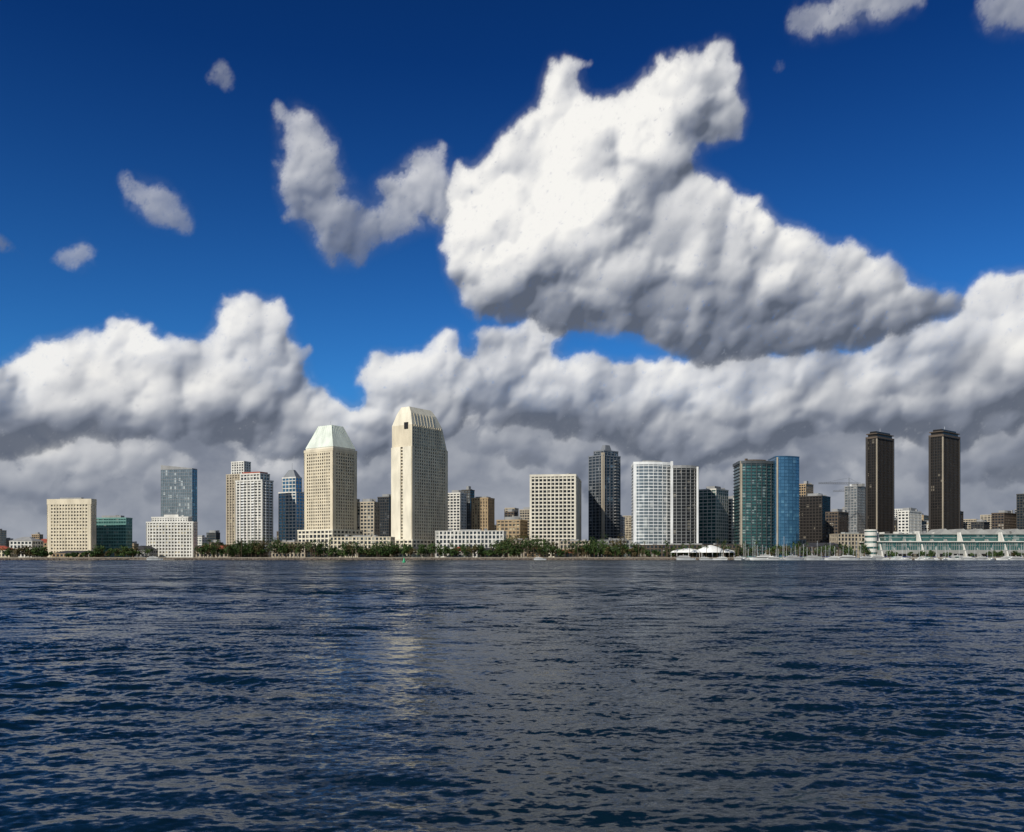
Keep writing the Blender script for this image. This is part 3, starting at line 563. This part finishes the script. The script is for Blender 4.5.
def layer(Z,B,seed,contrast=1,bias=0,soft=1.0,dens=1.0,warp=1.0,basek=.3,wisp=.55,fill=True):
    global col,alp
    wx=fbn(1.6,seed)*5*warp+fbn(1.2,seed+1,.02)*1.5*warp; wy=fbn(1.6,seed+2)*5*warp+fbn(1.2,seed+3,.02)*1.5*warp
    iy=np.clip((yy+wy).round().astype(int),0,GH-1); ix=np.clip((xx+wx).round().astype(int),0,GW-1)
    Z=Z[iy,ix]; B=B[iy,ix]; mask=(Z>0).astype(float)
    if fill:
        h=(blur(mask,9)>.60)&(Z<=0); zf=blur(Z*mask,9)/np.maximum(blur(mask,9),.1); bf=blur(B*mask,9)/np.maximum(blur(mask,9),.1)
        Z=np.where(h,zf*.8,Z); B=np.where(h,bf-.08,B); mask=(Z>0).astype(float)
    B=blur(B*mask,14)/np.maximum(blur(mask,14),.02)
    nr_=fbn(1.5,seed+4,.008); nf=fbn(1.0,seed+5,.04); big=fbn(1.9,seed+6,.004); Zn=Z+mask*(nr_*1.2+nf*.15)
    lam=0
    for s,w,k in((1.1,.23,.36),(3.0,.29,.52),(8,.29,.8),(20,.19,1.1)):
        zb=blur(Zn*mask,s)/np.maximum(blur(mask,s),.08); gy,gx=np.gradient(zb); mg=np.sqrt(gx**2+gy**2); k=k/(1+.25*mg); gx=gx*k; gy=gy*k; nn=np.sqrt(gx**2+gy**2+1)
        lam=lam+w*np.clip((-gx*Lc[0]-gy*Lc[1]+Lc[2])/nn,-.1,1)
    mb_=blur(mask,20); up=np.roll(mb_,-24,0); dn=np.roll(mb_,24,0); base=np.clip(up-dn,0,1); top=np.clip(dn-up,0,1)
    lt=(lam-.62)*1.25*contrast+B+bias-basek*base+.12*top+.015*nr_+.055*big  # sunlit and shaded tone of the clouds, baked into their colour
    mk=np.maximum(blur(mask,3.5),.05); lt=.6*blur(lt*mask,.9)/np.maximum(blur(mask,.9),.05)+.4*blur(lt*mask,3.5)/mk
    lt=np.clip(lt,0,1); c=np.stack([np.interp(lt,ramp_x,ramp_c[:,i]) for i in range(3)],-1)
    a=sst(.15,.92,blur(mask,1.9*soft)+.10*nf*blur(mask,2.5)); a2=wisp*sst(.10,.9,blur(mask,7*soft)+.16*nr_*blur(mask,10)); a=np.clip(np.maximum(a,a2)*dens,0,1)
    inner=sst(.3,.95,blur(mask,5*soft)+.08*nr_); a=a*(1-(1-inner)*.35)
    col=c*a[...,None]+col*(1-a[...,None]); alp=a+alp*(1-a)
def new(): return np.zeros((GH,GW)),np.zeros((GH,GW))
topx=[-200,0,60,230,300,345,400,450,560,640,700,900,1024,1200]; topy=[380,385,352,335,362,402,372,352,368,366,364,338,315,320]
x_of=HX+F*np.tan(AZ0+xx*RES); y_of=HY-F*np.tan(EL0+yy*RES)/np.cos(AZ0+xx*RES)
tp=np.interp(x_of,topx,topy)+22+9*fbn(1.8,90)
dk=np.clip(.34+.05*fbn(1.7,91,.004,1.6),0,1); a=sst(0,26,y_of-tp); c=np.stack([np.interp(dk,ramp_x,ramp_c[:,i]) for i in range(3)],-1); col=c*a[...,None]; alp=a
# far rows
Z,B=new()
for i in range(70):
    cx=rr_.uniform(-180,1200); cy=rr_.uniform(465,532); s=(556-cy)/60; ell(Z,B,cx,cy,rr_.uniform(25,65)*(.5+.5*s),rr_.uniform(6,12)*(.4+.7*s),0,rr_.uniform(.32,.58),2.0,.2,1,0)
layer(Z,B,100,.65,0,1.4,.78,.8,.08,.4,False)
# mid rows
Z,B=new()
for i in range(52):
    cx=rr_.uniform(-180,1200); t=np.interp(cx,topx,topy); cy=rr_.uniform(t+50,490); ell(Z,B,cx,cy,rr_.uniform(45,85),rr_.uniform(15,30),rr_.uniform(-6,6),rr_.uniform(.40,.72)-(.05 if cx>450 else 0),2.4,.3,1,0)
layer(Z,B,110,.9,0,1.4,.85,1,.16,.4,False)
# bank heads
Z,B=new()
for e in [(70,385,66,34,0,.72),(10,420,70,40,0,.58),(130,355,50,32,0,.76),(110,410,80,38,0,.62),(200,352,46,26,0,.70),(250,335,38,32,0,.74),(275,375,42,34,0,.60),(240,405,90,38,0,.56),(330,415,60,26,0,.54),(320,440,80,28,0,.48),
 (400,375,35,31,0,.70),(430,352,22,18,0,.78),(440,390,58,28,0,.60),(510,352,44,22,0,.44),(540,335,28,12,0,.74),(505,385,60,28,0,.40),(590,385,60,28,0,.54),(560,410,90,32,0,.50),(650,378,50,22,0,.64),(670,410,90,32,0,.53),(720,378,60,24,0,.50),
 (770,385,80,32,0,.50),(740,430,120,34,0,.47),(850,370,80,32,0,.50),(840,410,100,32,0,.52),(930,350,60,36,0,.50),(985,330,44,36,0,.64),(1030,320,46,38,0,.66),(1000,380,80,38,0,.50),(940,410,90,32,0,.53),(1100,340,80,60,0,.5),(-80,400,90,50,0,.55),(-180,410,90,50,0,.55),(400,420,70,28,0,.52)]:
    ell(Z,B,*e)
layer(Z,B,120,1.12,.02,1.25,.95,1.1,.28)
# detached wispy cloud and small ones
Z,B=new()
for e in [(300,135,34,20,-30,.58),(285,180,24,34,0,.54),(325,205,48,26,0,.50),(372,222,38,20,0,.46),(405,185,36,18,0,.52),(440,200,40,32,0,.62),(318,160,20,20,0,.5)]: ell(Z,B,*e,2.0,.2,1,.6)
layer(Z,B,130,.85,0,1.9,.84,1.7,.2,.6)
Z,B=new()
for e in [(226,72,14,10,-10,.52),(240,82,14,8,-25,.46),(136,182,20,15,-30,.58),(160,200,22,16,-20,.52),(184,212,22,12,-15,.48),(56,260,20,11,-12,.52),(78,266,18,10,-14,.46),(795,8,34,12,8,.56),(840,2,50,16,0,.54),(880,-6,50,14,0,.5),(1015,4,30,18,-20,.46),(-4,242,12,8,0,.42),(765,76,7,6,0,.4)]: ell(Z,B,*e,1.6,.15,1,.5)
layer(Z,B,140,.8,0,2.0,.76,1.5,.12,.7)
# main cumulus
Z,B=new()
for e in [(700,66,46,24,25,.64),(735,70,16,12,0,.6),(718,112,22,34,0,.56),(690,95,34,28,0,.62),(660,120,48,44,20,.74),(572,96,26,28,0,.82),(545,150,48,42,0,.84),(610,160,78,58,0,.82),(500,190,42,48,0,.84),(480,240,38,48,0,.82),(560,240,100,68,0,.82),(520,288,68,30,0,.68),
 (660,230,88,58,0,.78),(740,235,48,30,0,.76),(790,245,34,22,0,.78),(640,290,120,42,0,.68),(750,285,88,34,0,.64),(700,325,110,24,0,.48),(730,342,110,16,0,.40),(830,285,68,26,0,.60),(870,290,38,20,0,.64),(900,318,62,22,0,.40),(820,332,100,20,0,.38),(610,322,60,16,0,.52),(455,180,18,22,0,.7)]: ell(Z,B,*e)
layer(Z,B,150,1.15,.02,1.4,1,1.15,.28)
hz=np.exp(-np.clip((yy*RES+EL0),0,9)/.05)[...,None]*.55; colp=np.clip(col/np.maximum(alp,.03)[...,None],0,1.0); colp=colp*(1-hz)+np.array([.20,.235,.30])*hz  # horizon haze blended into the cloud colour
ed=sst(0,40,xx)*sst(0,40,GW-1-xx)*sst(0,40,GH-1-yy); alp=np.clip(alp*ed,0,1)
azg=AZ0+xx*RES; elg=EL0+yy*RES; RD=15000.0
co=np.stack([RD*np.sin(azg)*np.cos(elg),RD*np.cos(azg)*np.cos(elg),RD*np.sin(elg)+CH],-1).reshape(-1,3)
idx=np.arange(GH*GW).reshape(GH,GW); q=np.stack([idx[:-1,:-1],idx[1:,:-1],idx[1:,1:],idx[:-1,1:]],-1).reshape(-1,4)
me=grid_mesh('sky',co,q); at=me.color_attributes.new('cloud','FLOAT_COLOR','POINT')
at.data.foreach_set('color',np.concatenate([colp,alp[...,None]],-1).astype(np.float32).ravel())
so_=bpy.data.objects.new('sky',me); sc.collection.objects.link(so_)
m=bpy.data.materials.new('cloud_baked_light'); m.use_nodes=True; nt=m.node_tree; N=nt.nodes; L=nt.links; N.remove(N['Principled BSDF'])
A=N.new('ShaderNodeAttribute'); A.attribute_name='cloud'; em=N.new('ShaderNodeEmission'); tr=N.new('ShaderNodeBsdfTransparent'); ms=N.new('ShaderNodeMixShader')
L.new(A.outputs['Color'],em.inputs[0]); L.new(A.outputs['Alpha'],ms.inputs[0]); L.new(tr.outputs[0],ms.inputs[1]); L.new(em.outputs[0],ms.inputs[2]); L.new(ms.outputs[0],N['Material Output'].inputs[0])
m.cycles.emission_sampling='NONE'; me.materials.append(m)

# ------------------------------------------------------------ world + sun
SUN=Vector((-0.50,-0.63,0.55)).normalized(); el=math.asin(SUN.z); az=math.atan2(SUN.x,SUN.y)
wd=bpy.data.worlds.new('World'); sc.world=wd; wd.use_nodes=True; nt=wd.node_tree; N=nt.nodes; L=nt.links
bg=N['Background']; bg.inputs[1].default_value=.1
sky=N.new('ShaderNodeTexSky'); sky.sky_type='NISHITA'; sky.sun_disc=False; sky.sun_elevation=el; sky.sun_rotation=az; sky.ozone_density=3; sky.air_density=1; sky.dust_density=.3
tc=N.new('ShaderNodeTexCoord'); sz=N.new('ShaderNodeSeparateXYZ'); L.new(tc.outputs['Generated'],sz.inputs[0])
# deep polarised blue opposite the sun, paler and less saturated on the sun's side
pf=N.new('ShaderNodeMapRange'); pf.inputs[1].default_value=-.1; pf.inputs[2].default_value=.5; L.new(sz.outputs[1],pf.inputs[0])
te=N.new('ShaderNodeMapRange'); te.inputs[1].default_value=.18; te.inputs[2].default_value=.48; L.new(sz.outputs[2],te.inputs[0])
t2=N.new('ShaderNodeMix'); t2.data_type='RGBA'; t2.inputs[6].default_value=(.14,.48,.86,1); t2.inputs[7].default_value=(.04,.26,.68,1); L.new(te.outputs[0],t2.inputs[0])
tn=N.new('ShaderNodeMix'); tn.data_type='RGBA'; tn.inputs[6].default_value=(.38,.52,.66,1); L.new(t2.outputs[2],tn.inputs[7]); L.new(pf.outputs[0],tn.inputs[0])
vm=N.new('ShaderNodeVectorMath'); vm.operation='MULTIPLY'; L.new(tn.outputs[2],vm.inputs[1]); L.new(sky.outputs[0],vm.inputs[0])
# darker toward the zenith
zd=N.new('ShaderNodeMapRange'); zd.inputs[1].default_value=.15; zd.inputs[2].default_value=.55; zd.inputs[3].default_value=1.2; zd.inputs[4].default_value=.70; L.new(sz.outputs[2],zd.inputs[0])
vs=N.new('ShaderNodeVectorMath'); vs.operation='SCALE'; L.new(vm.outputs[0],vs.inputs[0]); L.new(zd.outputs[0],vs.inputs['Scale'])
cn=N.new('ShaderNodeTexNoise'); cn.inputs['Scale'].default_value=2.4; cn.inputs['Detail'].default_value=4; L.new(tc.outputs['Generated'],cn.inputs['Vector'])
mr=N.new('ShaderNodeMapRange'); mr.interpolation_type='SMOOTHSTEP'; mr.inputs[1].default_value=.50; mr.inputs[2].default_value=.62; L.new(cn.outputs[0],mr.inputs[0])
bk=N.new('ShaderNodeMapRange'); bk.inputs[1].default_value=.45; bk.inputs[2].default_value=.1; bk.inputs[3].default_value=0; bk.inputs[4].default_value=.8; L.new(sz.outputs[1],bk.inputs[0])
mm=N.new('ShaderNodeMath'); mm.operation='MULTIPLY'; L.new(mr.outputs[0],mm.inputs[0]); L.new(bk.outputs[0],mm.inputs[1])
mx=N.new('ShaderNodeMix'); mx.data_type='RGBA'; mx.inputs[7].default_value=(5,5.1,5.3,1); L.new(mm.outputs[0],mx.inputs[0]); L.new(vs.outputs[0],mx.inputs[6]); L.new(mx.outputs[2],bg.inputs[0])
sl=bpy.data.lights.new('sun','SUN'); sl.energy=4.0; sl.angle=math.radians(.5); sl.color=(1,.95,.86)
so=bpy.data.objects.new('sun',sl); so.rotation_euler=SUN.to_track_quat('Z','Y').to_euler(); sc.collection.objects.link(so)
cam=bpy.data.cameras.new('camera'); co_=bpy.data.objects.new('camera',cam); sc.collection.objects.link(co_); co_.location=(0,0,CH); co_.rotation_euler=(math.pi/2,0,0)
cam.sensor_width=36; cam.lens=F/1024*36; cam.shift_y=(HY-416)/1024; cam.clip_end=30000; cam.clip_start=.5; sc.camera=co_
sc.view_settings.view_transform='Standard'; sc.view_settings.look='None'; sc.view_settings.exposure=0
